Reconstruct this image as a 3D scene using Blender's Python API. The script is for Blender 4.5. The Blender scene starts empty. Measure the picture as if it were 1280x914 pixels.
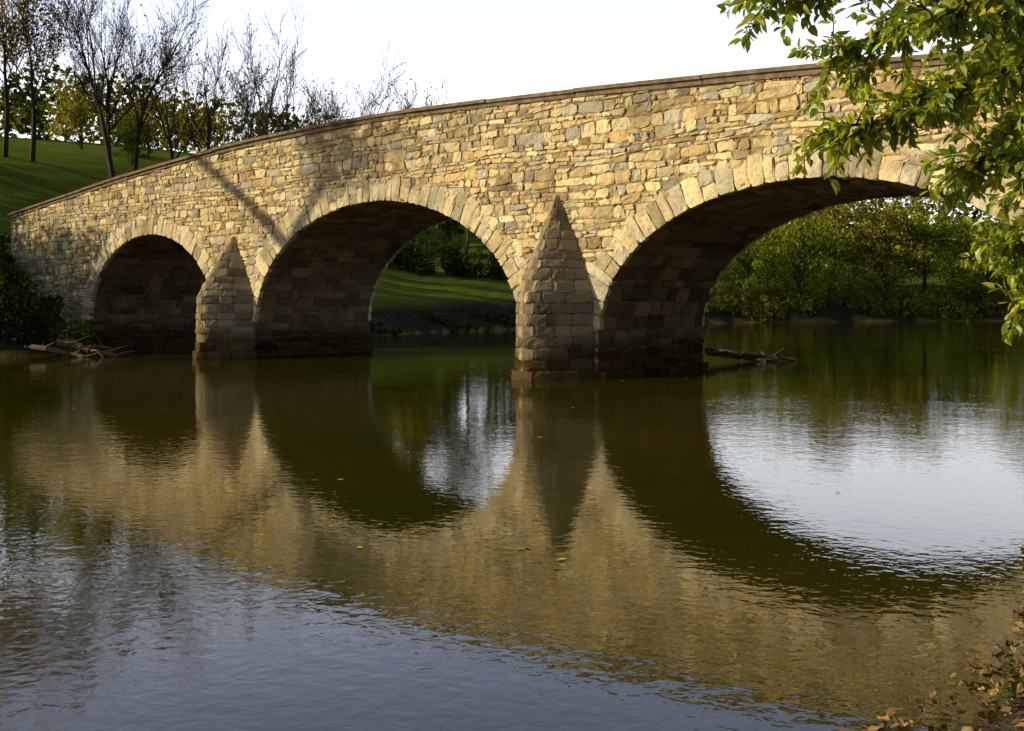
import bpy, math, random
import numpy as np
from mathutils import Vector, Matrix
random.seed(7); rng=np.random.default_rng(7)
scene=bpy.context.scene
try:
    scene.view_settings.view_transform='Standard'; scene.view_settings.look='None'; scene.view_settings.exposure=0
except Exception: pass

# ------------------------------------------------------------ helpers
def link(o,parent=None):
    scene.collection.objects.link(o)
    if parent: o.parent=parent
    return o
def mesh_obj(name,verts,faces,mat,cols=None,parent=None,smooth=False):
    verts=np.asarray(verts,dtype=np.float32).reshape(-1,3)
    faces=np.asarray(faces,dtype=np.int32)
    k=faces.shape[1]; nf=len(faces)
    me=bpy.data.meshes.new(name)
    me.vertices.add(len(verts)); me.vertices.foreach_set('co',verts.ravel())
    me.loops.add(nf*k); me.loops.foreach_set('vertex_index',faces.ravel())
    me.polygons.add(nf)
    me.polygons.foreach_set('loop_start',np.arange(0,nf*k,k,dtype=np.int32))
    me.polygons.foreach_set('loop_total',np.full(nf,k,dtype=np.int32))
    me.polygons.foreach_set('use_smooth',np.full(nf,smooth,dtype=bool))
    me.update(calc_edges=True); me.validate()
    if cols is not None:
        at=me.color_attributes.new('Col','FLOAT_COLOR','POINT')
        c=np.ones((len(verts),4),dtype=np.float32); c[:,:3]=cols
        at.data.foreach_set('color',c.ravel())
    me.materials.append(mat)
    return link(bpy.data.objects.new(name,me),parent)
def newmat(name):
    m=bpy.data.materials.new(name); m.use_nodes=True
    nt=m.node_tree; nt.nodes.clear()
    out=nt.nodes.new('ShaderNodeOutputMaterial')
    return m,nt,out
def N(nt,t,**kw):
    n=nt.nodes.new(t)
    for k,v in kw.items():
        if k in n.inputs: n.inputs[k].default_value=v
        else: setattr(n,k,v)
    return n
def mixc(nt,fac,a,b,mode='MIX'):
    n=nt.nodes.new('ShaderNodeMix'); n.data_type='RGBA'; n.blend_type=mode
    for s,v in ((0,fac),(6,a),(7,b)):
        if isinstance(v,bpy.types.NodeSocket): nt.links.new(v,n.inputs[s])
        else: n.inputs[s].default_value=v if s==0 else (*v,1) if len(v)==3 else v
    return n.outputs[2]
def ramp(nt,src,stops):
    r=nt.nodes.new('ShaderNodeValToRGB')
    els=r.color_ramp.elements
    while len(els)<len(stops): els.new(0.5)
    for e,(p,c) in zip(els,stops): e.position=p; e.color=(*c,1) if len(c)==3 else c
    nt.links.new(src,r.inputs[0]); return r.outputs[0]
def noise(nt,scale,detail=4,rough=.55,vec=None,dist=0):
    n=N(nt,'ShaderNodeTexNoise'); n.inputs['Scale'].default_value=scale; n.inputs['Detail'].default_value=detail
    n.inputs['Roughness'].default_value=rough; n.inputs['Distortion'].default_value=dist
    if vec is not None: nt.links.new(vec,n.inputs['Vector'])
    return n.outputs[0]
def geopos(nt): return nt.nodes.new('ShaderNodeNewGeometry').outputs['Position']
def mth(nt,op,a,b=None,c=None):
    n=nt.nodes.new('ShaderNodeMath'); n.operation=op
    for i,v in enumerate((a,b,c)):
        if v is None: continue
        if isinstance(v,bpy.types.NodeSocket): nt.links.new(v,n.inputs[i])
        else: n.inputs[i].default_value=v
    return n.outputs[0]

# ------------------------------------------------------------ materials
def stone_mat():
    m,nt,out=newmat('bridge_stone')
    pos=geopos(nt); at=N(nt,'ShaderNodeAttribute',attribute_name='Col')
    n1=noise(nt,12,4,.7,pos); n2=noise(nt,.8,3,.65,pos)
    c=mixc(nt,.85,at.outputs['Color'],ramp(nt,n1,[(.28,(.56,.50,.41)),(.46,(1,1,1)),(.72,(1.3,1.26,1.15))]),'MULTIPLY')
    c=mixc(nt,.85,c,ramp(nt,n2,[(.33,(.60,.57,.54)),(.5,(1.04,1.02,.97)),(.7,(1.16,1.12,1.02))]),'MULTIPLY')
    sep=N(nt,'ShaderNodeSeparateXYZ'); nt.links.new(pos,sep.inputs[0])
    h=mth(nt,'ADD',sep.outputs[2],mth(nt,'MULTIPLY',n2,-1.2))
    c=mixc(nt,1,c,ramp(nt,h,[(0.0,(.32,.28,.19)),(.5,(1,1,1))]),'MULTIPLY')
    b=N(nt,'ShaderNodeBump'); b.inputs['Strength'].default_value=1; b.inputs['Distance'].default_value=.035
    nt.links.new(n1,b.inputs['Height'])
    p=N(nt,'ShaderNodeBsdfDiffuse'); nt.links.new(c,p.inputs['Color']); p.inputs['Roughness'].default_value=.3
    nt.links.new(b.outputs[0],p.inputs['Normal']); nt.links.new(p.outputs[0],out.inputs[0]); return m
def simple_mat(name,c1,c2,scale,bump=.02,c3=None):
    m,nt,out=newmat(name); pos=geopos(nt)
    n1=noise(nt,scale,4,.65,pos)
    st=[(.3,c1),(.65,c2)] if c3 is None else [(.28,c1),(.5,c2),(.7,c3)]
    c=ramp(nt,n1,st)
    b=N(nt,'ShaderNodeBump'); b.inputs['Strength'].default_value=.8; b.inputs['Distance'].default_value=bump
    nt.links.new(n1,b.inputs['Height'])
    p=N(nt,'ShaderNodeBsdfDiffuse'); nt.links.new(c,p.inputs['Color'])
    nt.links.new(b.outputs[0],p.inputs['Normal']); nt.links.new(p.outputs[0],out.inputs[0]); return m
def leaf_mat(name,trans=.4,gloss=.0,tint=(1.35,1.3,.6)):
    m,nt,out=newmat(name); at=N(nt,'ShaderNodeAttribute',attribute_name='Col')
    d=N(nt,'ShaderNodeBsdfDiffuse'); t=N(nt,'ShaderNodeBsdfTranslucent')
    nt.links.new(at.outputs['Color'],d.inputs[0])
    c=mixc(nt,1,at.outputs['Color'],tint,'MULTIPLY'); nt.links.new(c,t.inputs[0])
    mx=N(nt,'ShaderNodeMixShader'); mx.inputs[0].default_value=trans
    nt.links.new(d.outputs[0],mx.inputs[1]); nt.links.new(t.outputs[0],mx.inputs[2]); fin=mx
    if gloss:
        g=N(nt,'ShaderNodeBsdfGlossy'); g.inputs['Roughness'].default_value=.4; g.inputs[0].default_value=(.8,.85,.8,1)
        m2=N(nt,'ShaderNodeMixShader'); m2.inputs[0].default_value=gloss
        nt.links.new(mx.outputs[0],m2.inputs[1]); nt.links.new(g.outputs[0],m2.inputs[2]); fin=m2
    nt.links.new(fin.outputs[0],out.inputs[0]); return m
STONE=stone_mat()
MORTAR=simple_mat('mortar',(.15,.11,.06),(.33,.26,.15),5,.03)
WOOD=simple_mat('weathered_wood',(.10,.075,.05),(.24,.18,.12),4,.01)
DRIFT=simple_mat('driftwood',(.07,.05,.03),(.19,.14,.09),8,.02)
BARK=simple_mat('bark',(.03,.024,.018),(.10,.08,.055),6,.03)
ROAD=simple_mat('gravel_road',(.2,.18,.15),(.32,.29,.24),8)
PEB=simple_mat('river_stone',(.09,.07,.03),(.34,.26,.12),7)
LEAF=leaf_mat('foliage'); LEAFN=leaf_mat('broad_leaves',.5,.05,(1.8,1.7,.55)); LITTER=leaf_mat('leaf_litter',.1)

def ground_mat():
    m,nt,out=newmat('ground_soil_grass'); pos=geopos(nt)
    at=N(nt,'ShaderNodeAttribute',attribute_name='Col')
    sp=N(nt,'ShaderNodeSeparateColor'); nt.links.new(at.outputs['Color'],sp.inputs[0])
    na=noise(nt,.3,4,.65,pos); nb=noise(nt,6,4,.72,pos)
    g=mixc(nt,.5,ramp(nt,na,[(.3,(.07,.11,.012)),(.5,(.12,.16,.018)),(.7,(.21,.21,.03))]),
           ramp(nt,nb,[(.3,(.04,.065,.01)),(.7,(.20,.23,.035))]))
    soil=ramp(nt,nb,[(.3,(.02,.016,.010)),(.5,(.05,.038,.022)),(.7,(.11,.085,.05))])
    v=N(nt,'ShaderNodeTexVoronoi'); v.inputs['Scale'].default_value=6; nt.links.new(pos,v.inputs['Vector'])
    bed=mixc(nt,.35,ramp(nt,noise(nt,1.1,5,.7,pos),[(.3,(.09,.065,.012)),(.5,(.29,.20,.035)),(.7,(.54,.38,.08))]),
             ramp(nt,v.outputs['Distance'],[(.05,(.42,.30,.10)),(.6,(.08,.055,.015))]))
    c=mixc(nt,sp.outputs[0],soil,g); c=mixc(nt,sp.outputs[2],c,bed)
    b=N(nt,'ShaderNodeBump'); b.inputs['Strength'].default_value=1; b.inputs['Distance'].default_value=.06
    nt.links.new(nb,b.inputs['Height'])
    p=N(nt,'ShaderNodeBsdfDiffuse'); nt.links.new(c,p.inputs['Color'])
    nt.links.new(b.outputs[0],p.inputs['Normal']); nt.links.new(p.outputs[0],out.inputs[0]); return m
def water_mat():
    m,nt,out=newmat('river_water'); pos=geopos(nt)
    mp=N(nt,'ShaderNodeMapping'); mp.inputs['Scale'].default_value=(1,1.25,1); mp.inputs['Rotation'].default_value=(0,0,.6)
    nt.links.new(pos,mp.inputs[0]); v=mp.outputs[0]
    n1=noise(nt,1.9,2,.5,v,.4); n2=noise(nt,8,2,.55,v,.3)
    n0=noise(nt,.17,2,.6,v)
    amp=ramp(nt,n0,[(.35,(.4,.4,.4)),(.65,(1.0,1.0,1.0))])
    hgt=mth(nt,'MULTIPLY',mth(nt,'ADD',mth(nt,'MULTIPLY',n1,.26),mth(nt,'MULTIPLY',n2,.23)),amp)
    b=N(nt,'ShaderNodeBump'); b.inputs['Strength'].default_value=1; b.inputs['Distance'].default_value=.012
    nt.links.new(hgt,b.inputs['Height'])
    fr=N(nt,'ShaderNodeFresnel'); fr.inputs[0].default_value=1.46; nt.links.new(b.outputs[0],fr.inputs['Normal'])
    gl=N(nt,'ShaderNodeBsdfGlossy'); gl.inputs['Roughness'].default_value=0.0; gl.inputs[0].default_value=(1,1,1,1)
    nt.links.new(b.outputs[0],gl.inputs['Normal'])
    tr=N(nt,'ShaderNodeBsdfTransparent'); tr.inputs[0].default_value=(.76,.68,.17,1)
    df=N(nt,'ShaderNodeBsdfDiffuse'); 
    nt.links.new(ramp(nt,n0,[(.35,(.10,.115,.004)),(.65,(.21,.15,.006))]),df.inputs[0])
    mu=N(nt,'ShaderNodeMixShader'); mu.inputs[0].default_value=.24
    nt.links.new(tr.outputs[0],mu.inputs[1]); nt.links.new(df.outputs[0],mu.inputs[2])
    mx=N(nt,'ShaderNodeMixShader'); nt.links.new(fr.outputs[0],mx.inputs[0])
    nt.links.new(mu.outputs[0],mx.inputs[1]); nt.links.new(gl.outputs[0],mx.inputs[2])
    nt.links.new(mx.outputs[0],out.inputs[0]); return m

# ------------------------------------------------------------ terrain
SH_L=[(-420,-40),(-120,10),(-60,20),(-40,24),(-28,29),(-18.5,32),(-16.2,35),(-17,39.5),(-13.5,46),(-9,55),(-4,64),(3,74),(20,95),(45,104),(90,107),(420,125)]
SH_R=[(-6,-200),(-3,-20),(-2,-3),(-.6,.6),(.8,2.9),(1.45,4.0),(2.05,4.5),(2.75,5.2),(3.45,6.3),(3.7,7.0),(4.6,8.3),(8.9,16.2),(11.5,19.5),(17,28),(26,45),(48,62),(90,72),(420,80)]
def seg_dist(X,Y,pl):
    d=np.full(X.shape,1e9)
    for (x0,y0),(x1,y1) in zip(pl[:-1],pl[1:]):
        dx,dy=x1-x0,y1-y0; t=np.clip(((X-x0)*dx+(Y-y0)*dy)/(dx*dx+dy*dy),0,1)
        d=np.minimum(d,np.hypot(X-x0-t*dx,Y-y0-t*dy))
    return d
POLY=SH_L+SH_R[::-1]+[(-420,-200)]
def inside(X,Y):
    r=np.zeros(X.shape,bool); n=len(POLY)
    for i in range(n):
        x0,y0=POLY[i]; x1,y1=POLY[(i+1)%n]
        if y0==y1: continue
        c=((y0>Y)!=(y1>Y))&(X<(x1-x0)*(Y-y0)/(y1-y0)+x0); r^=c
    return r
def ss(t): t=np.clip(t,0,1); return t*t*(3-2*t)
def fbm(X,Y,s,seed=0):
    r=0; a=1
    for i in range(5):
        an=seed*1.7+i*2.1; u=X*math.cos(an)+Y*math.sin(an); v=-X*math.sin(an)+Y*math.cos(an)
        r=r+a*np.sin(u*s+1.3*np.sin(v*s*.8+seed+i))*np.cos(v*s*.9+i*1.9); s*=2.07; a*=.5
    return r
def terrain(X,Y):
    X=np.asarray(X,float); Y=np.asarray(Y,float)
    dl=seg_dist(X,Y,SH_L); dr=seg_dist(X,Y,SH_R); ins=inside(X,Y)
    wob=.28*fbm(X,Y,.9,3)*np.clip(np.hypot(X,Y)/12,.12,1.3)
    dland=np.minimum(dl,dr)
    left=dl<dr
    e=ss((-X-6)/32); cap=2+15*e*ss((Y-20)/60)+np.clip((Y-67)*.14,0,9)+16*ss((Y-130)/200)+.35*fbm(X,Y,.07,1)
    cap=cap+3.5*ss((-X-16)/26)*ss((Y-50)/25)
    hl=cap*(1-np.exp(-.55*np.maximum(dl+wob,0)/cap*1.0))
    gx=np.hypot((X-17),(Y-12)); capr=.35+4.0*np.exp(-(gx/9)**2)*ss((dr-1.5)/6)+1.3*ss((dr-3)/12)+3*ss((Y-40)/80)+12*ss((X-80)/200)
    hr=capr*(1-np.exp(-.3*np.maximum(dr+wob,0)/capr))
    land=np.where(left,hl,hr)+.03*fbm(X,Y,1.7,5)
    bed=-np.minimum(.95,.10+.11*(dland-wob))+.05*fbm(X,Y,1.1,9)
    h=np.where(ins,np.where(dland>.8,bed,bed*np.clip(dland/.8,0,1)),land-.02)
    # road approach behind the far end of the bridge
    g=np.exp(-(np.hypot(X+24.5,Y-50.0)/5.0)**2); h=np.where(ins,h,h*(1-g)+np.maximum(h,4.75)*g)
    return h,dl,dr,ins
def zt(x,y): return float(terrain(np.array([x]),np.array([y]))[0][0])
def axis(lo,hi,c,n,k):
    t=np.linspace(-1,1,n); a=np.sinh(t*k)/math.sinh(k)
    return np.where(a<0,c+a*(c-lo),c+a*(hi-c))
xs=axis(-420,420,0,360,5.0); ys=axis(-120,800,10,380,5.2)
XX,YY=np.meshgrid(xs,ys); H,DL,DR,INS=terrain(XX,YY)
nx,ny=len(xs),len(ys)
idx=np.arange(nx*ny).reshape(ny,nx)
F=np.stack([idx[:-1,:-1],idx[:-1,1:],idx[1:,1:],idx[1:,:-1]],-1).reshape(-1,4)
left=DL<DR
gr=np.where(left,ss((DL-4.0)/3.),ss((DR-3.5)/4)); gr=np.where(INS,0,gr)
bedc=np.where(INS,1.,0.)
cols=np.stack([gr,np.zeros_like(gr),bedc],-1).reshape(-1,3)
mesh_obj('ground',np.stack([XX,YY,H],-1),F,ground_mat(),cols,smooth=True)
wv=[(-400,-110,0),(400,-110,0),(400,200,0),(-400,200,0)]
mesh_obj('river_water',wv,[(0,1,2,3)],water_mat())

# ------------------------------------------------------------ bridge
F0=np.array([1.136,24.8,0.]); A=np.array([.764,-.646,0.]); A/=np.linalg.norm(A); Nn=np.array([-A[1],A[0],0.]); W=5.0
Z=np.array([0,0,1.])
def B(s,w,z): return F0+A*s+Nn*w+Z*z
SP=[-40,-30.5,-24,-19.3,-13.7,-7,0,6.7,12,20,30]; ZP=[4.9,5.75,6.34,6.75,7.08,7.2,6.95,6.57,6.15,5.4,4.4]
def top(s):
    return float(np.mean([np.interp(s+d,SP,ZP) for d in (-2,-1,0,1,2)]))
SPR=1.15
ARCH=[(-19.33,4.40,4.41-SPR),(-6.9,5.68,4.83-SPR),(6.42,5.14,4.42-SPR)]
bridge=bpy.data.objects.new('stone_bridge',None); link(bridge)
class Stones:
    def __init__(s): s.P=[];s.N=[];s.pr=[];s.dp=[];s.rg=[];s.c=[]
    def add(s,p00,p10,p11,p01,n,proud,depth,rough,col):
        s.P.append((p00,p10,p11,p01)); s.N.append(n); s.pr.append(proud); s.dp.append(depth); s.rg.append(rough); s.c.append(col)
    def build(s,name,gap=.011):
        P=np.array(s.P,float); n=len(P); Nv=np.array(s.N,float); Nv/=np.linalg.norm(Nv,axis=1)[:,None]
        pr=np.array(s.pr); dp=np.array(s.dp); rg=np.array(s.rg); c=np.array(s.c)
        U=P[:,1]-P[:,0]; lu=np.linalg.norm(U,axis=1)+1e-6; V=P[:,3]-P[:,0]; lv=np.linalg.norm(V,axis=1)+1e-6
        us=np.array([0,.16,.5,.84,1]); vs=np.array([0,.22,.78,1])
        uu,vv=np.meshgrid(us,vs); uu=uu.ravel(); vv=vv.ravel(); m=20
        gu=np.minimum(gap/lu,.2)[:,None]; gv=np.minimum(gap/lv,.2)[:,None]
        u=gu+(1-2*gu)*uu; v=gv+(1-2*gv)*vv
        bord=((uu==0)|(uu==1)|(vv==0)|(vv==1)); corner=((uu==0)|(uu==1))&((vv==0)|(vv==1))
        js=np.clip(rg/.010,.4,1.5)[:,None]
        u=u+rng.normal(0,1,(n,m))*np.minimum(.014/lu,.06)[:,None]*js; v=v+rng.normal(0,1,(n,m))*np.minimum(.012/lv,.06)[:,None]*js
        u=np.where(corner,u+np.where(uu<.5,1,-1)*np.minimum(.035/lu,.12)[:,None]*rng.random((n,m))*js,u)
        v=np.where(corner,v+np.where(vv<.5,1,-1)*np.minimum(.03/lv,.12)[:,None]*rng.random((n,m))*js,v)
        q=(P[:,0][:,None]*((1-u)*(1-v))[...,None]+P[:,1][:,None]*(u*(1-v))[...,None]+P[:,2][:,None]*(u*v)[...,None]+P[:,3][:,None]*((1-u)*v)[...,None])
        tu=rng.normal(0,1,(n,1))*rg[:,None]*1.1; tv=rng.normal(0,1,(n,1))*rg[:,None]*1.1
        h=pr[:,None]+rng.normal(0,1,(n,m))*rg[:,None]*.75+tu*(uu-.5)*1.2+tv*(vv-.5)*1.2-np.where(bord,rng.random((n,m))*.018+.004,0)
        f=q+Nv[:,None]*h[...,None]
        per=[0,1,2,3,4,9,14,19,18,17,16,15,10,5]
        back=q[:,per]-Nv[:,None]*dp[:,None,None]
        vert=np.concatenate([f,back],1); tot=m+len(per)
        fc=[]
        for j in range(3):
            for i in range(4): a=j*5+i; fc.append((a,a+1,a+6,a+5))
        L=len(per)
        for k in range(L):
            k2=(k+1)%L; fc.append((per[k2],per[k],m+k,m+k2))
        fc=np.array(fc); Fs=(fc[None]+(np.arange(n)*tot)[:,None,None]).reshape(-1,4)
        cc=np.repeat(c[:,None],tot,1).reshape(-1,3)
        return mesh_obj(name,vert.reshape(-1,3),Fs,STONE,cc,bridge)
def scol(kind='wall'):
    r=random.random(); b=random.gauss(1,.19)
    if kind=='ring': base=(.62,.52,.33) if r<.6 else (.55,.49,.37)
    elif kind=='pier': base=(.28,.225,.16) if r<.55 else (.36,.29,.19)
    elif kind=='soff': base=(.24,.165,.09) if r<.6 else (.17,.125,.08)  # soffits and pier sides: shade under the arches darkened into the stone colour
    else:
        if r<.46: base=(.66,.53,.30)
        elif r<.68: base=(.64,.54,.35)
        elif r<.84: base=(.50,.37,.19)
        else: base=(.45,.41,.34)
    b=max(.5,min(1.3,b)); return tuple(min(.75,x*b) for x in base)
def half(a,b,z,off):
    t=(z-SPR)/(b+off)
    if t<0: return a+off
    if t>=1: return 0
    return (a+off)*math.sqrt(1-t*t)
def wall_face(st,w,sgn,s_lo,s_hi,dens=1.0):
    n=-Nn*sgn
    z=-.7; rows=[z]
    while z<7.6: z+=random.choice([.10,.13,.16,.19,.22,.26,.30]) ; rows.append(z)
    ph=[random.random()*6 for _ in rows]
    def zb(i,s): return rows[i]+.04*math.sin(s*.8+ph[i])+.025*math.sin(s*2.3+ph[i]*2)
    for i in range(len(rows)-1):
        z0,z1=rows[i],rows[i+1]
        blocks=[]
        for c,a,b in ARCH:
            hw=half(a,b,z0,.38)
            if hw>0.02: blocks.append((c-hw,c+hw))
        blocks.sort(); cur=s_lo; ivs=[]
        for x0,x1 in blocks:
            if x0>cur: ivs.append((cur,x0))
            cur=max(cur,x1)
        ivs.append((cur,s_hi))
        for x0,x1 in ivs:
            s=x0; dj=0
            while s<x1-.02:
                L=random.uniform(.16,.56)*(.7+1.4*(z1-z0))*dens
                if random.random()<.1: L*=1.6
                e=s+L
                if x1-e<.18: e=x1
                t=min(top(s),top(e))-.02
                dj0,dj=dj,random.uniform(-.045,.045)
                if z0<t-.05:
                    a0,a1=zb(i,s),zb(i,e); b0,b1=min(zb(i+1,s),top(s)),min(zb(i+1,e),top(e))
                    if b0-a0>.04 and b1-a1>.04:
                        sl0,sl=dj0,dj
                        def put(za0,za1,zc0,zc1,e0,e1,l0,l1):
                            p=[B(e0,w,za0),B(e1,w,za1),B(e1+l1,w,zc1),B(e0+l0,w,zc0)]
                            if sgn<0: p=[p[1],p[0],p[3],p[2]]
                            st.add(*p,n,max(.004,random.gauss(.032,.014)),.06,.012,scol())
                        r=random.random()
                        if r<.28 and z1-z0>.18 and L>.25:
                            f=random.uniform(.35,.65); m0=a0+(b0-a0)*f; m1=a1+(b1-a1)*f
                            mid=s+(e-s)*random.uniform(.35,.65); 
                            if random.random()<.5:
                                put(a0,a1,m0,m1,s,e,sl0*f,sl*f); mm=(m0+m1)/2; bb=(b0+b1)/2
                                put(m0,mm,b0,bb,s,mid,sl0,0); put(mm,m1,bb,b1,mid,e,0,sl)
                            else:
                                aa=(a0+a1)/2; mm=(m0+m1)/2
                                put(a0,aa,m0,mm,s,mid,0,0); put(aa,a1,mm,m1,mid,e,0,0); put(m0,m1,b0,b1,s,e,sl0,sl)
                        else: put(a0,a1,b0,b1,s,e,sl0,sl)
                s=e
S_LO,S_HI=-31,24
st=Stones(); wall_face(st,0,1,S_LO,S_HI); st.build('wall_stones')
st=Stones(); wall_face(st,W,-1,S_LO,S_HI,1.7); st.build('rear_wall_stones')
st=Stones(); sf=Stones()
for c,a,b in ARCH:
    th=np.linspace(0,math.pi,2000); px=c+a*np.cos(th); pz=SPR+b*np.sin(th)
    al=np.concatenate([[0],np.cumsum(np.hypot(np.diff(px),np.diff(pz)))]); tot=al[-1]
    cuts=[0]
    while cuts[-1]<tot-.35: cuts.append(cuts[-1]+random.uniform(.2,.42))
    cuts=np.array(cuts)*tot/cuts[-1]; tc=np.interp(cuts,al,th)
    def pt(t,off):
        nx_,nz_=math.cos(t)/a,math.sin(t)/b; l=math.hypot(nx_,nz_); nx_/=l; nz_/=l
        return c+a*math.cos(t)+nx_*off, SPR+b*math.sin(t)+nz_*off, nx_,nz_
    for k in range(len(tc)-1):
        t0,t1=tc[k],tc[k+1]; T=random.uniform(.58,.80)
        for w,sg in ((0,1),(W,-1)):
            p=[B(*(lambda q:(q[0],w,q[1]))(pt(t,o))) for t,o in ((t1,-.02),(t0,-.02),(t0,T),(t1,T))]
            if sg<0: p=[p[1],p[0],p[3],p[2]]
            pr=.042+random.uniform(-.010,.014)
            if random.random()<.4:
                m=random.uniform(.4,.6); q=[p[0]*(1-m)+p[3]*m,p[1]*(1-m)+p[2]*m]
                st.add(p[0],p[1],q[1],q[0],-Nn*sg,pr,.12,.008,scol('ring'))
                st.add(q[0],q[1],p[2],p[3],-Nn*sg,pr+random.uniform(-.012,.008),.12,.008,scol('ring'))
            else: st.add(*p,-Nn*sg,pr,.12,.008,scol('ring'))
        w=-.02
        _,_,nx_,nz_=pt((t0+t1)/2,0); nrm=-(A*nx_+Z*nz_)
        while w<W:
            e=w+random.uniform(.35,.95)
            if W-e<.3: e=W+.02
            x0,z0,_,_=pt(t0,0); x1,z1,_,_=pt(t1,0)
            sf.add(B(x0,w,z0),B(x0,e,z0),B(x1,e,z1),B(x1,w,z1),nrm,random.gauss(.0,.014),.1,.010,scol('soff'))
            w=e
st.build('arch_ring_stones',.008)
for c,a,b in ARCH:
    for sd in (-1,1):
        s=c+sd*a; n=-A*sd; z=-.8
        while z<SPR-.01:
            z1=min(z+random.uniform(.2,.3),SPR)
            if SPR-z1<.12: z1=SPR
            w=-.02
            foot=.16 if z1<.36 else 0
            while w<W:
                e=w+random.uniform(.45,1.0)
                if W-e<.3: e=W+.02
                p=[B(s,w,z),B(s,e,z),B(s,e,z1),B(s,w,z1)]
                if sd<0: p=[p[1],p[0],p[3],p[2]]
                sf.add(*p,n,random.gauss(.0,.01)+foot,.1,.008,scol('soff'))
                w=e
            z=z1
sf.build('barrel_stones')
def cutwater(cs,hw,proj,zsh,zap,tag):
    st=Stones(); PW=1.5
    def plan(t,sc,off=0):
        h_=hw*sc+off; p_=proj*sc+off
        return h_*t, p_*(1-abs(t)**PW)
    def r(z):
        if z<=zsh: return 1-.05*(z+.8)/(zsh+.8)
        k=(zap-z)/(zap-zsh); return .95*max(0.04,k)**.86
    z=-.8; alt=0
    while z<zap-.05:
        z1=min(z+random.uniform(.2,.31),zap)
        if zap-z1<.15: z1=zap
        s0,s1=r(z),r(z1); off=.13 if z1<.30 else 0; alt^=1
        side=math.hypot(hw,proj)*s0
        nb=max(2,int(round(side/.58))); q=.14 if alt else .24
        tr=[q]+[q+(1-q)*(k+random.uniform(-.25,.25))/nb for k in range(1,nb)]+[1]
        tl=[-q]+[-(q+(1-q)*(k+random.uniform(-.25,.25))/nb) for k in range(1,nb)]+[-1]
        ts=sorted(tl+tr) if side>.45 else [-1,-.2,.2,1]
        for t0,t1 in zip(ts[:-1],ts[1:]):
            P=[]
            for t,sc,zz in ((t0,s0,z),(t1,s0,z),(t1,s1,z1),(t0,s1,z1)):
                x,y=plan(t,sc,off); P.append(B(cs+x,-y,zz))
            nn=np.cross(P[1]-P[0],P[3]-P[0])
            if np.dot(nn,-Nn)<0: nn=-nn
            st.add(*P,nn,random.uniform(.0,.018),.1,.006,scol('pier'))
        z=z1
    st.build('cutwater_stones_'+tag,.005)
    v=[];f=[];zz=list(np.linspace(-1,zsh,6))+list(np.linspace(zsh,zap-.05,10))[1:]; n=14
    for z in zz:
        for k in range(n+1):
            x,y=plan(-1+2*k/n,r(z)*.95); v.append(B(cs+x,-y,z))
    for j in range(len(zz)-1):
        for k in range(n): a0=j*(n+1)+k; f.append((a0,a0+1,a0+n+2,a0+n+1))
    mesh_obj('cutwater_core_'+tag,v,f,MORTAR,None,bridge)
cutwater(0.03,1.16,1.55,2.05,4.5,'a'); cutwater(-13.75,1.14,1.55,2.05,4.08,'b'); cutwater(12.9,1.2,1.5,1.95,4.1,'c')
ev=[S_LO,S_HI]
for c,a,b in ARCH: ev+=[c-a-.06,c+a+.06]
ss_=sorted(set(list(np.arange(S_LO,S_HI,.25))+ev))
v=[];f=[]
def quad(*p):
    i=len(v); v.extend(p); f.append((i,i+1,i+2,i+3))
def zbot(s):
    for c,a,b in ARCH:
        if abs(s-c)<=a+.0601: return SPR+(b+.06)*math.sqrt(max(0,1-((s-c)/(a+.06))**2)),True
    return -1.2,False
for s0,s1 in zip(ss_[:-1],ss_[1:]):
    mid=(s0+s1)/2; ia=zbot(mid)[1]
    z0,z1=(zbot(s0)[0],zbot(s1)[0]) if ia else (-1.2,-1.2)
    t0,t1=top(s0),top(s1); pw=.5
    quad(B(s0,0,z0),B(s1,0,z1),B(s1,0,t1),B(s0,0,t0)); quad(B(s1,W,z1),B(s0,W,z0),B(s0,W,t0),B(s1,W,t1))
    quad(B(s0,0,z0),B(s0,W,z0),B(s1,W,z1),B(s1,0,z1))
    for wa,wb in ((0,pw),(W-pw,W)): quad(B(s0,wa,t0),B(s1,wa,t1),B(s1,wb,t1),B(s0,wb,t0))
    quad(B(s0,pw,t0),B(s1,pw,t1),B(s1,pw,t1-1.1),B(s0,pw,t0-1.1)); quad(B(s1,W-pw,t1),B(s0,W-pw,t0),B(s0,W-pw,t0-1.1),B(s1,W-pw,t1-1.1))
for c,a,b in ARCH:
    for sd in (-1,1):
        s=c+sd*(a+.06); quad(B(s,0,-1.2),B(s,W,-1.2),B(s,W,SPR),B(s,0,SPR))
for s in (S_LO,S_HI):
    t=top(s); quad(B(s,0,-1.2),B(s,W,-1.2),B(s,W,t-1.1),B(s,0,t-1.1))
    for wa,wb in ((0,.5),(W-.5,W)): quad(B(s,wa,t-1.1),B(s,wb,t-1.1),B(s,wb,t),B(s,wa,t))
mesh_obj('wall_core',v,f,MORTAR,None,bridge)
v=[];f=[]
for s0,s1 in zip(ss_[:-1],ss_[1:]): quad(B(s0,.5,top(s0)-1.08),B(s1,.5,top(s1)-1.08),B(s1,W-.5,top(s1)-1.08),B(s0,W-.5,top(s0)-1.08))
mesh_obj('roadway',v,f,ROAD,None,bridge)
v=[];f=[]
def box8(c0,c1,wa,wb,za,zb_):
    i=len(v)
    for s,t in ((c0,za[0]),(c1,za[1])):
        v.extend([B(s,wa,t),B(s,wb,t),B(s,wb,t+zb_),B(s,wa,t+zb_)])
    for q in ((0,3,2,1),(4,5,6,7),(0,1,5,4),(1,2,6,5),(2,3,7,6),(3,0,4,7)): f.append(tuple(i+k for k in q))
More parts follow.
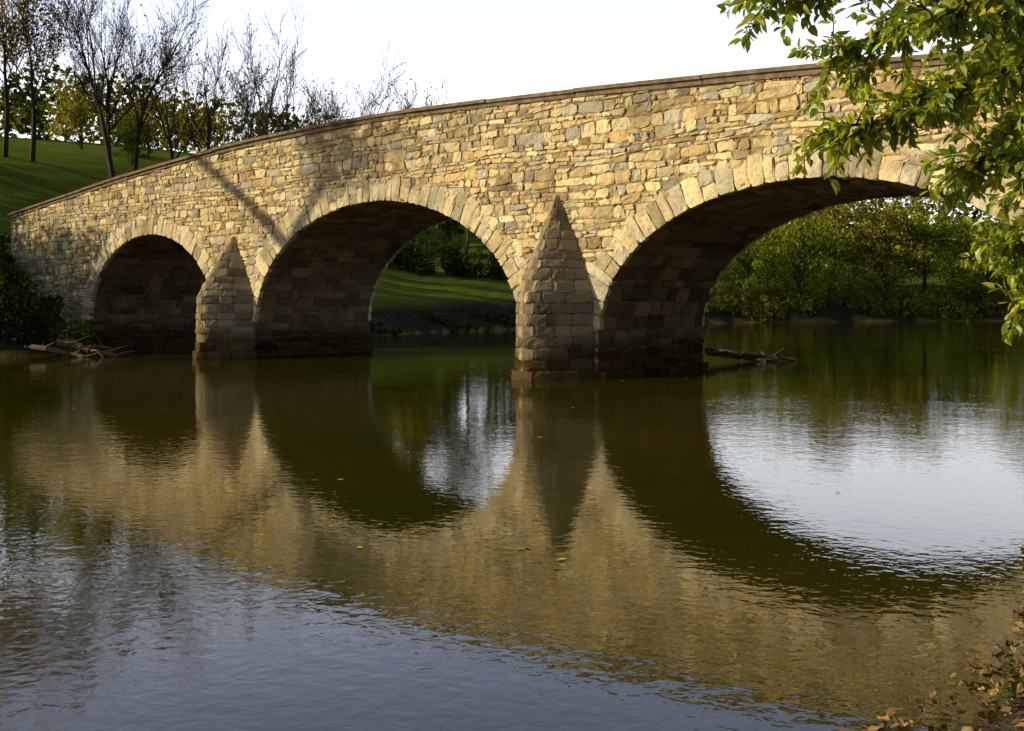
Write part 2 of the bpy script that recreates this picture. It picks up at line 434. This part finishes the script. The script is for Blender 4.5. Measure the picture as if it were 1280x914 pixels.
for wa,wb in ((-.16,.62),(W-.62,W+.16)):
    s=S_LO-.1
    while s<S_HI:
        e=min(s+random.uniform(2.6,3.6),S_HI); k=6
        dz=random.uniform(-.015,.015); dw=random.uniform(-.02,.02)
        pts=np.linspace(s+.012,e-.012,k)
        for p0,p1 in zip(pts[:-1],pts[1:]):
            box8(p0,p1,wa+dw,wb+dw,(top(p0)+.06+dz,top(p1)+.06+dz),.09)
            box8(p0,p1,wa+.08,wb-.09,(top(p0)-.05,top(p1)-.05),.108+dz)
        s=e
mesh_obj('parapet_coping',v,f,WOOD,None,bridge)

# ------------------------------------------------------------ plants
def tubes(segs,ns=5):
    P0=np.array([s[0] for s in segs],float);P1=np.array([s[1] for s in segs],float);R0=np.array([s[2] for s in segs]);R1=np.array([s[3] for s in segs])
    D=P1-P0; D/=np.linalg.norm(D,axis=1)[:,None]+1e-9
    ref=np.where(np.abs(D[:,2:3])>.9,np.array([[1.,0,0]]),np.array([[0,0,1.]]))
    U=np.cross(D,ref); U/=np.linalg.norm(U,axis=1)[:,None]; Vv=np.cross(D,U)
    an=np.arange(ns)*2*math.pi/ns; cs,sn=np.cos(an),np.sin(an)
    ring=U[:,None]*cs[None,:,None]+Vv[:,None]*sn[None,:,None]
    a=P0[:,None]+ring*R0[:,None,None]; b=P1[:,None]+ring*R1[:,None,None]
    V=np.concatenate([a,b],1).reshape(-1,3); k=np.arange(ns); k2=(k+1)%ns
    fc=np.stack([k,k2,ns+k2,ns+k],-1); Fc=(fc[None]+(np.arange(len(segs))*2*ns)[:,None,None]).reshape(-1,4)
    return V,Fc
def rv(s=1): return np.array([random.gauss(0,s) for _ in range(3)])
def grow(segs,tips,p,d,L,r,lev,maxlev,up=.12,spread=.6):
    n=6 if lev==0 else 3; q=p; dd=d/np.linalg.norm(d); rr=r; r_end=r*(.5 if lev else .45)
    kids=[]
    for i in range(n):
        dd=dd+rv(.05+.05*lev)+Z*up*.35; dd/=np.linalg.norm(dd)
        q2=q+dd*L/n; r2=r+(r_end-r)*(i+1)/n
        segs.append((q,q2,rr,r2)); 
        if lev<maxlev and (i>=3 or lev>0):
            for _ in range(2 if (random.random()<.35 or lev==0) else 1): kids.append((q+(q2-q)*random.random(),dd,r2,(i+1)/n))
        q,rr=q2,r2
    if lev<maxlev: kids.append((q,dd,rr,1.0))
    else: tips.append(q)
    for kp,kd,kr,f in kids:
        side=rv(1); side-=kd*np.dot(side,kd); side/=np.linalg.norm(side)+1e-6
        nd=kd*(1-.25*(f<1))+side*spread*random.uniform(.6,1.2)*(1 if f<1 else .4)+Z*up
        grow(segs,tips,kp,nd,L*random.uniform(.46,.70),max(.012,kr*random.uniform(.42,.66)),lev+1,maxlev,up,spread)
def leafquads(cent,size,cols,droop=0):
    n=len(cent); cent=np.asarray(cent); d=rng.normal(0,1,(n,3)); d[:,2]-=droop; d/=np.linalg.norm(d,axis=1)[:,None]
    e=np.cross(d,rng.normal(0,1,(n,3))); e/=np.linalg.norm(e,axis=1)[:,None]; sz=size*rng.uniform(.6,1.3,n)[:,None]
    nrm=np.cross(d,e)
    b=cent-d*sz*.5; t=cent+d*sz*.5
    V=np.stack([b,cent+e*sz*.32+nrm*sz*.08,t,cent-e*sz*.32+nrm*sz*.08],1)
    Fc=np.arange(4*n).reshape(-1,4); C=np.repeat(cols[:,None],4,1).reshape(-1,3)
    return V.reshape(-1,3),Fc,C
def pal(n,cs,ws,var=.25):
    cs=np.array(cs); k=rng.choice(len(cs),n,p=np.array(ws)/sum(ws)); return cs[k]*np.exp(rng.normal(0,var,(n,1)))
GREEN=([(.045,.07,.010),(.06,.09,.012),(.10,.11,.016),(.03,.05,.01)],[3,3,1.5,2])
BRIGHT=([(.20,.25,.025),(.28,.32,.035),(.40,.37,.045),(.09,.13,.018)],[3,3,2,1.8])
OLIVE=([(.21,.20,.03),(.30,.26,.04),(.12,.14,.025),(.40,.29,.045)],[3,3,2,1])
YEL=([(.40,.31,.03),(.30,.25,.025),(.44,.24,.03),(.14,.16,.02)],[3,3,1.3,1.3])
def two(name,segs,ns,lv,mat2,loc=None):
    V,Fc=tubes(segs,ns)
    root=bpy.data.objects.new(name,None); link(root)
    t=mesh_obj('trunk_and_limbs',V,Fc,BARK,None,root)
    l=None
    if lv is not None: l=mesh_obj('leaves',lv[0],lv[1],mat2,lv[2],root)
    return root,t.data,(l.data if l else None)
def inst(name,td,ld,loc,rz,sc):
    root=bpy.data.objects.new(name,None); link(root); root.location=loc; root.rotation_euler=(0,0,rz); root.scale=(sc,sc,sc*random.uniform(.92,1.1))
    link(bpy.data.objects.new('trunk_and_limbs',td),root)
    if ld: link(bpy.data.objects.new('leaves',ld),root)
    return root
def hide_template(root):
    for c in list(root.children): bpy.data.objects.remove(c)
    bpy.data.objects.remove(root)
bare=[]
for i in range(6):
    segs=[];tips=[]
    grow(segs,tips,np.zeros(3),np.array([random.gauss(0,.05),random.gauss(0,.05),1]),8.0,.20,0,4,.13,.52)
    zmax=max(s[1][2] for s in segs); k=14/zmax
    segs=[(a*k,b*k,c,d) for a,b,c,d in segs]; tips=np.array(tips)*k
    lv=None
    if i%2==1:
        sel=tips[rng.random(len(tips))<(.6 if i==1 else .25)]; rp=4 if i==1 else 2
        sel=np.repeat(sel,rp,0)+rng.normal(0,.25,(len(sel)*rp,3)); lv=leafquads(sel,.2,pal(len(sel),*YEL))
    r,td,ld=two('tmp',segs,4,lv,LEAF); hide_template(r); bare.append((td,ld))
def crown_leaves(n,h,rad,base,size,palette,ncl=75,var=.3):
    c=rng.normal(0,1,(ncl,3)); c/=np.linalg.norm(c,axis=1)[:,None]; c*=(rng.random((ncl,1))**.45)
    c[:,0]*=rad; c[:,1]*=rad; c[:,2]=(c[:,2]*.5+.5)*(h-base)+base
    c[:,:2]*=(1.15-.6*((c[:,2:3]-base)/(h-base))**1.5)
    cr=rng.uniform(.08,.25,ncl)*rad*1.5; ct=np.exp(rng.normal(0,.36,ncl))
    k=rng.integers(0,ncl,n); d=rng.normal(0,1,(n,3)); d/=np.linalg.norm(d,axis=1)[:,None]; d*=rng.random((n,1))**.5*1.1; d[:,2]*=.7
    P=c[k]+d*cr[k][:,None]; C=pal(n,*palette,var=.22)*ct[k][:,None]
    return leafquads(P,size,C),c
leafy=[]
for i,(pl,h,rad,base,nl) in enumerate([(BRIGHT,11,5,1.2,7000),(OLIVE,12,4.5,2,6500),(YEL,10,3.6,2.5,1700),(BRIGHT,9,5.5,.6,7000),(GREEN,11,5,1,6500),(YEL,11,4.2,2,1000),(OLIVE,10,5,.8,6500)]):
    lv,c=crown_leaves(nl,h,rad,base,.33,pl)
    segs=[(np.zeros(3),np.array([0,0,h*.45]),.22,.15),(np.array([0,0,h*.45]),np.array([.2,.1,h*.85]),.15,.05)]
    for cc in c[:34]:
        z=max(base*.6,min(h*.7,cc[2]-rad*.4)); m=np.array([cc[0]*.5,cc[1]*.5,(z+cc[2])/2+.3]); segs+=[(np.array([0,0,z]),m,.07,.045),(m,cc,.045,.02)]
    r,td,ld=two('tmp',segs,5,lv,LEAF); hide_template(r); leafy.append((td,ld))
def place(kind,lst,x,y,sc,vi=None):
    td,ld=lst[random.randrange(len(lst)) if vi is None else vi]
    return inst(kind,td,ld,(x,y,zt(x,y)-.15),random.random()*6.28,sc)
for x,y,sc,vi in [(-39.2,77,1.25,1),(-37.6,78,1.3,1),(-32.3,80,1.25,0),(-31.2,78,1.3,2),(-30.0,79,1.3,4),(-26.2,78,1.2,5),(-24.2,79,1.2,2),(-19.6,76,1.25,2),(-18.4,80,1.2,0),
                 (-22.0,84,1.15,3),(-14.8,84,1.25,4),(-15.8,90,1.2,5),(-12.8,90,1.2,0),(-11.0,95,1.25,2),(-9.0,96,1.2,5),(-6.8,98,1.2,4),(-4.6,100,1.15,3),(-17.5,96,1.2,3),(-2.2,104,1.15,0),(.5,108,1.15,2),(5,112,1.1,3),(8,116,1.1,0),(-41.5,72,1.0,1)]:
    place('bare_tree',bare,x,y,sc,vi)
for x,y,sc,vi in [(-38,104,.7,2),(-31,102,.7,5),(-26,102,.65,2),(-17,112,.65,6),(-45,104,.8,6),(-24,110,.6,6),(-35.5,93,.45,4),(-21.5,99,.5,6),(-8,124,.8,4),(-12,123,.8,6),(-2,124,.8,4)]:
    place('leafy_tree',leafy,x,y,sc,vi)
for x,y,sc,vi in [(24,101,.8,0),(30,104,1.0,3),(35,108,1.0,1),(40,107,1.1,6),(46,111,1.05,0),(52,109,1.1,3),(59,113,1.2,1),(66,111,1.0,6),(73,112,1.2,3),(15,114,1.0,1),(19.5,109,.85,6)]:
    place('riverside_tree',leafy,x,y,sc,vi)
for x,y,sc,vi in [(30,50,.72,0),(35,56,.85,3),(43,61,.95,6),(28.5,44,.55,3),(54,67,1,0)]:
    place('riverside_tree',leafy,x,y,sc,vi)
pts=[];cc=[]
for k in range(110):
    x=rng.uniform(-110,170); y=rng.uniform(124,175); h=rng.uniform(7,11); r_=rng.uniform(3.5,6); z=zt(x,y)
    n=300; d=rng.normal(0,1,(n,3)); d/=np.linalg.norm(d,axis=1)[:,None]; d*=rng.random((n,1))**.33*(1+.25*np.sin(d[:,0:1]*7+k))
    P=d*np.array([r_,r_,h*.5])+np.array([x,y,z+h*.5]); pts.append(P)
    cc.append(pal(n,*(OLIVE if rng.random()<.75 else GREEN),var=.25)*rng.uniform(.6,1.1))
V_,F_,C_=leafquads(np.concatenate(pts),1.0,np.concatenate(cc)); mesh_obj('distant_trees',V_,F_,LEAF,C_)
pts=[];cc=[]
for k in range(26):
    x=-8+k*2.6+rng.uniform(-1,1); y=-11-abs(k-10)*.1+rng.uniform(-3,2); 
    if k>16: x=22+rng.uniform(-3,4); y=-10+(k-16)*3.0
    h=rng.uniform(11,15); r_=rng.uniform(3,4.5); n=330
    d=rng.normal(0,1,(n,3)); d/=np.linalg.norm(d,axis=1)[:,None]; d*=rng.random((n,1))**.33
    pts.append(d*np.array([r_,r_,h*.5])+np.array([x,y,h*.5+.5])); cc.append(pal(n,*GREEN))
V_,F_,C_=leafquads(np.concatenate(pts),1.3,np.concatenate(cc)); mesh_obj('sky_block_woods',V_,F_,LEAF,C_)  # unseen woods behind and beside the camera, added to block sky light
for x,y,sc,vi in [(-36,38,.8,4),(-41,42,.9,4),(-46,36,.95,4),(-38,47,.85,4),(-31,35.5,.58,4),(-36,52,.9,4),(-39,57,1.0,4),(-41,62,1.0,4),(-45,67,.95,4),(-37,64.5,.6,4)]:
    place('leafy_tree',leafy,x,y,sc,vi)
segs=[];tips=[]
bz=zt(-30.2,31.5)
P=[np.array(p,float) for p in [(-30.2,31.5,bz-.2),(-30.6,30,4),(-31.0,28.4,8.2),(-31.8,27.5,12.2)]]
for i in range(3): segs.append((P[i],P[i+1],.34-.04*i,.34-.04*(i+1)))
Q=[P[3],np.array([-33.3,28.8,13.7]),np.array([-35.2,30.5,15.2]),np.array([-37.4,32.2,17])]
for i in range(3): segs.append((Q[i],Q[i+1],.26-.035*i,.26-.035*(i+1)))
R=[P[3],np.array([-30.8,26.7,13.6]),np.array([-29.8,25.9,15.0]),np.array([-29.0,25.0,17])]
for i in range(3): segs.append((R[i],R[i+1],.20-.03*i,.20-.03*(i+1)))
for p in (Q[2],Q[3],R[1],R[2],R[3]): grow(segs,tips,p,rv(.6)+Z,1.9,.07,2,4,.1,.6)
tips=np.array(tips); c0=np.array([-29.8,25.9,15.0])
sel=np.repeat(c0[None],1500,0)+rng.normal(0,1,(1500,3))*np.array([.6,.75,.75]); sel=np.concatenate([sel,np.repeat(tips,3,0)+rng.normal(0,.25,(len(tips)*3,3))])
two('leaning_tree',segs,6,leafquads(sel,.22,pal(len(sel),*OLIVE)),LEAF)
def bush(name,x,y,rx,ry,h,n,size,pl):
    ncl=40; c=rng.normal(0,1,(ncl,3)); c/=np.linalg.norm(c,axis=1)[:,None]; c*=rng.random((ncl,1))**.5; c[:,2]=abs(c[:,2])
    c*=np.array([rx,ry,h]); cr=rng.uniform(.15,.38,ncl)*min(rx,h)
    k=rng.integers(0,ncl,n); d=rng.normal(0,1,(n,3)); d/=np.linalg.norm(d,axis=1)[:,None]; d*=rng.random((n,1))**.4
    P=c[k]+d*cr[k][:,None]; P[:,0]+=x; P[:,1]+=y
    P[:,2]+=terrain(P[:,0],P[:,1])[0].clip(.0)
    P=P[P[:,2]>.03]
    V,Fc,C=leafquads(P,size,pal(len(P),*pl)); mesh_obj(name,V,Fc,LEAF,C)
bush('bank_bush',-17.5,35.2,2.7,2.0,2.3,8500,.15,GREEN)
bush('bank_bush',-20.6,36,3,2.5,3.7,9000,.18,GREEN)
bush('bank_bush',-23.5,43.5,2.5,3,1.6,4000,.2,GREEN)
for x,y,h in [(-9,57.5,.6),(-4.5,65,.5),(-1,70,.6),(2,74.5,.5),(-12.5,51,1.),(8,82,.8),(14,89,1.3),(-15,47,1.0)]:
    bush('bank_bush',x,y,3.2,1.2,h,1000,.2,GREEN)
for x,y in [(-14,87),(-9.5,88.5),(-5,90),(-.5,91.5),(4,93)]:
    bush('hedgerow_bush',x,y,3.4,1.8,3.0,1800,.32,GREEN)
for x,y in [(22,97.5),(28,101),(36,103.5),(45,105),(54,106),(64,107)]:
    bush('bank_bush',x,y,5,1.6,2.4,2400,.33,BRIGHT if x%2 else OLIVE)

# foreground overhanging tree
segs=[];LP=[];LD=[]
def limb(pts,r0,r1,tw,tl=.8,start=.25,ld=.05):
    pts=[np.array(p,float) for p in pts]; M=14; P=[]
    for i in range(M+1):
        t=i/M*(len(pts)-1); k=min(int(t),len(pts)-2); f=t-k
        P.append(pts[k]*(1-f)+pts[k+1]*f+rv(.035)*(0<i<M))
    for i in range(M): segs.append((P[i],P[i+1],r0+(r1-r0)*i/M,r0+(r1-r0)*(i+1)/M))
    for _ in range(tw):
        t=start+(1-start)*random.random(); k=min(int(t*M),M-1); p=P[k]+(P[k+1]-P[k])*random.random()
        d=(P[k+1]-P[k]); d/=np.linalg.norm(d); d=d*.6+rv(.6)+np.array([-.1,0,-.05]); d/=np.linalg.norm(d)
        L=tl*random.uniform(.5,1.2); n=7; q=p
        for j in range(n):
            d=d+rv(.1)-Z*.05; d/=np.linalg.norm(d); q2=q+d*L/n; segs.append((q,q2,.007*(1-j/n)+.002,.007*(1-(j+1)/n)+.002))
            m=int(L/n/ld*1.6)+1
            for u in range(m):
                side=np.cross(d,rv(1)); side/=np.linalg.norm(side)+1e-6
                LP.append(q+(q2-q)*random.random()); LD.append(d*.6+side*.9-Z*.4)
            q=q2
TB=np.array([9.2,8.2,0.]); tz=zt(9.2,8.2); TB[2]=tz-.2
trunk=[TB,np.array([8.9,8.2,2.5]),np.array([8.4,8.1,5.0]),np.array([7.9,8.2,8.0]),np.array([7.8,8.4,10.5])]
for i in range(4): segs.append((trunk[i],trunk[i+1],.28-.055*i,.28-.055*(i+1)))
H1=(8.5,8.1,4.6);H2=(8.1,8.2,6.5);H3=(8.8,8.2,3.2)
limb([H2,(5.5,8,5.4),(3.4,8,4.65),(2.1,8,4.25)],.05,.010,85,.5,.35)
limb([H2,(5.6,9,5.6),(4.0,9.2,4.7),(2.9,9.2,4.0)],.05,.009,85,.5,.35)
limb([H1,(5.8,8,4.3),(4.2,8,3.75),(3.2,8,3.4),(2.6,8,3.15)],.045,.008,90,.42,.35)
limb([H1,(5.8,7.4,4.9),(4.1,7.2,4.25),(3.0,7.2,3.8)],.045,.008,85,.45,.35)
limb([H1,(6,8.6,4.0),(4.6,8.5,3.4),(3.8,8.5,2.95)],.045,.008,100,.4,.35)
limb([H3,(6.4,9,3.1),(5.1,9,2.5),(4.62,9,1.75)],.035,.006,80,.34,.4)
limb([H3,(6.4,9,3.2),(5.1,9,2.8),(4.4,9,2.25)],.035,.006,80,.36,.4)
limb([H3,(6.4,8,3.4),(4.9,7.8,3.2),(4.05,7.8,2.75)],.04,.007,90,.38,.4)
limb([H1,(6.2,8,3.9),(4.9,7.9,3.5),(4.1,7.9,3.1)],.04,.007,100,.42,.4)
limb([H2,(6,7.5,5.6),(4.6,7.3,4.7),(3.5,7.3,4.15)],.05,.009,95,.55,.3)
limb([H2,(6,8.5,5.6),(4.8,8.3,4.7),(4.2,8.3,3.9)],.05,.009,100,.55,.35)
limb([H1,(6.2,7.9,4.3),(5.0,7.6,3.9),(3.9,7.5,3.7)],.045,.009,100,.5,.3)
limb([H1,(6.2,9.2,4.6),(5.0,9.4,4.3),(3.9,9.6,3.7)],.045,.009,100,.5,.35)
limb([H2,(6.5,8.5,6.6),(4.5,8.5,6.0),(2.5,8.3,5.4)],.05,.01,35,.7,.25)
limb([H2,(8,6,7),(7.4,4.5,7)],.06,.01,25,.9,.25); limb([H2,(9.5,9.5,7.5),(11,10.5,7.5)],.06,.01,25,.9,.25)
LP=np.array(LP);LD=np.array(LD); LD+=rng.normal(0,.3,LD.shape); LD/=np.linalg.norm(LD,axis=1)[:,None]
n=len(LP)
sd=np.cross(LD,np.array([-.35,0,1.])+rng.normal(0,.6,(n,3))); sd/=np.linalg.norm(sd,axis=1)[:,None]; nr=np.cross(sd,LD)
sz=rng.uniform(.075,.14,n)[:,None]
def lp(u,v,w): return LP+LD*sz*(.12+u)+sd*sz*v+nr*sz*w
V=np.stack([lp(0,0,0),lp(.3,-.27,.09),lp(.68,-.2,.05),lp(1,0,-.1),lp(.68,.2,.05),lp(.3,.27,.09)],1).reshape(-1,3)
o=(np.arange(n)*6)[:,None]; Fc=np.concatenate([o+np.array([[0,3,2,1]]),o+np.array([[0,5,4,3]])])
C=pal(n,[(.24,.30,.025),(.16,.24,.02),(.38,.37,.035),(.42,.29,.04)],[4,3,2.8,.25],.22)
tv,tf=tubes(segs,6)
root=bpy.data.objects.new('overhanging_tree',None); link(root)
mesh_obj('trunk_and_limbs',tv,tf,BARK,None,root); mesh_obj('leaves',V,Fc,LEAFN,np.repeat(C[:,None],6,1).reshape(-1,3),root)

def flat_leaves(name,P,size,C,tilt=.35):
    n=len(P); an=rng.random(n)*6.28; d=np.stack([np.cos(an),np.sin(an),rng.normal(0,tilt,n)],1); e=np.stack([-np.sin(an),np.cos(an),rng.normal(0,tilt,n)],1)
    s=size*rng.uniform(.6,1.3,n)[:,None]; up=np.array([0,0,1.])
    V=np.stack([P-d*s*.5,P+e*s*.3-d*s*.1+up*s*.12*(tilt>0.1),P+d*s*.25+e*s*.2,P+d*s*.5+up*s*.1*(tilt>.1),P+d*s*.25-e*s*.2,P-e*s*.3-d*s*.1+up*s*.12*(tilt>.1)],1).reshape(-1,3)
    o=(np.arange(n)*6)[:,None]; Fc=np.concatenate([o+np.array([[0,3,2,1]]),o+np.array([[0,5,4,3]])])
    mesh_obj(name,V,Fc,LITTER,np.repeat(C[:,None],6,1).reshape(-1,3))
BR=([(.24,.13,.055),(.32,.20,.08),(.13,.08,.045),(.42,.30,.13),(.40,.28,.05)],[4,3,3,1.5,.4])
Px=rng.uniform(-1,12,36000);Py=rng.uniform(1.5,17,36000); h,dl,dr,ins=terrain(Px,Py)
k=(~ins)&(dr<3)|(ins&(dr<.16)); P=np.stack([Px,Py,np.maximum(h,0)+rng.uniform(.008,.03,len(h))],1)[k]
flat_leaves('fallen_leaves',P,.055,pal(len(P),*BR))
Px=rng.uniform(-14,12,150);Py=rng.uniform(4,32,150); h,dl,dr,ins=terrain(Px,Py); k=ins
P=np.stack([Px,Py,np.full(150,.008)],1)[k]
P=np.concatenate([P,[[.06,7.3,.01],[-7.3,15.2,.01],[.12,7.36,.012],[.35,7.0,.01]]])
flat_leaves('floating_leaves',P,.07,pal(len(P),[(.3,.2,.05),(.6,.46,.03),(.15,.1,.05)],[2,2,2]),.03)
n=2800; Px=rng.uniform(-7,7,n); Py=rng.uniform(3,15,n); h,dl,dr,ins=terrain(Px,Py)
R_=np.exp(rng.normal(-3.1,.45,n)); k=ins&(dr>.15)&(h+R_*.55<-.02); Px,Py,h,R_=Px[k],Py[k],h[k],R_[k]; n=len(Px)
lat=[-.3,.35,.8]; nr_=8
ang=np.arange(nr_)*2*math.pi/nr_
rings=[]
for la in lat:
    rr=math.cos(la*1.1); zz=math.sin(la)
    jit=rng.uniform(.8,1.2,(n,nr_))
    rings.append(np.stack([Px[:,None]+R_[:,None]*rr*np.cos(ang)*jit*1.3,Py[:,None]+R_[:,None]*rr*np.sin(ang)*jit,np.repeat((h+R_*zz*.55)[:,None],nr_,1)],-1))
topv=np.stack([Px,Py,h+R_*.5],-1)[:,None]
V=np.concatenate(rings+[topv],1); fc=[]
for j in range(2):
    for i in range(nr_): i2=(i+1)%nr_; fc.append((j*nr_+i,j*nr_+i2,(j+1)*nr_+i2,(j+1)*nr_+i))
for i in range(0,nr_,2): fc.append((2*nr_+i,2*nr_+i+1,2*nr_+(i+2)%nr_,3*nr_))
fc=np.array(fc); Fq=(fc[None]+(np.arange(n)*(3*nr_+1))[:,None,None]).reshape(-1,4)
mesh_obj('river_bed_stones',V.reshape(-1,3),Fq,PEB,None,None,True)

def log(name,pts,r):
    segs=[];pts=[np.array(p,float) for p in pts]
    for i in range(len(pts)-1): segs.append((pts[i],pts[i+1],r*(1-.5*i/len(pts)),r*(1-.5*(i+1)/len(pts))))
    base=pts[:]
    for i in range(6):
        t=random.random()*(len(base)-1); k=int(t); p=base[k]+(base[k+1]-base[k])*(t-k); d=rv(1); d[2]=abs(d[2])*.25; d/=np.linalg.norm(d)
        q=p+d*random.uniform(.3,.6); segs.append((p,q,r*.35,r*.2)); segs.append((q,q+(d+rv(.4))*.3,r*.2,r*.07))
    v,f=tubes(segs,8); mesh_obj(name,v,f,DRIFT if pts[0][0]<0 else BARK)
log('driftwood_log',[(6.0,30.8,.35),(7.0,31.0,.2),(8.0,31.3,.1),(8.9,31.2,.02)],.13)
log('driftwood_log',[(6.3,31.6,.3),(7.2,31.4,.1),(7.9,30.9,.03)],.08)
log('driftwood_log',[(-15.4,33.6,.5),(-14.9,33.8,.42),(-14.3,33.7,.22),(-13.5,34.0,.03)],.12)
log('driftwood_log',[(-16.2,33.6,.35),(-15.6,33.4,.3),(-14.9,33.6,.12),(-14.4,33.5,.02)],.09)
log('driftwood_log',[(-15.0,34.0,.05),(-14.4,34.1,.35),(-13.9,34.6,.25)],.07)

# ------------------------------------------------------------ light, sky, camera
el=math.radians(19); S=Vector((-.985*math.cos(el),-.17*math.cos(el),math.sin(el))).normalized()
sun=bpy.data.lights.new('sun','SUN'); sun.energy=5; sun.angle=math.radians(.5); sun.color=(1,.86,.58)
so=link(bpy.data.objects.new('sun',sun)); so.rotation_euler=S.to_track_quat('Z','Y').to_euler(); so.location=(-40,-10,30)
w=bpy.data.worlds.new('World'); scene.world=w; w.use_nodes=True; nt=w.node_tree; nt.nodes.clear()
sky=nt.nodes.new('ShaderNodeTexSky'); sky.sky_type='NISHITA'; sky.sun_disc=False; sky.sun_elevation=el; sky.sun_rotation=math.atan2(S.x,S.y)
sky.air_density=1.0; sky.dust_density=1; sky.ozone_density=1.5
tc=nt.nodes.new('ShaderNodeTexCoord'); sx=nt.nodes.new('ShaderNodeSeparateXYZ'); nt.links.new(tc.outputs['Generated'],sx.inputs[0])
hc=ramp(nt,sx.outputs[2],[(0.0,(.80,.80,.80)),(.20,(.80,.84,.92)),(.34,(.36,.45,.68)),(.5,(.14,.21,.40)),(.75,(.05,.09,.18))])
hcs=mixc(nt,1,hc,(20,20,20),'MULTIPLY')
fade=ramp(nt,sx.outputs[2],[(0.5,(1,1,1)),(.9,(.2,.2,.2))])
dirf=mth(nt,'MULTIPLY_ADD',sx.outputs[1],1.5,0.0); dirf.node.use_clamp=True
fac=mth(nt,'MULTIPLY',fade,dirf)
col=mixc(nt,fac,sky.outputs[0],hcs)
bg=nt.nodes.new('ShaderNodeBackground'); bg.inputs[1].default_value=.09; o=nt.nodes.new('ShaderNodeOutputWorld')
nt.links.new(col,bg.inputs[0]); nt.links.new(bg.outputs[0],o.inputs[0])
cam=bpy.data.cameras.new('camera'); cam.lens=35; cam.sensor_width=36; cam.shift_y=-77/1280; cam.clip_end=3000; cam.clip_start=.05
co=link(bpy.data.objects.new('camera',cam)); co.location=(0,0,1.8); co.rotation_euler=(math.pi/2,0,0); scene.camera=co
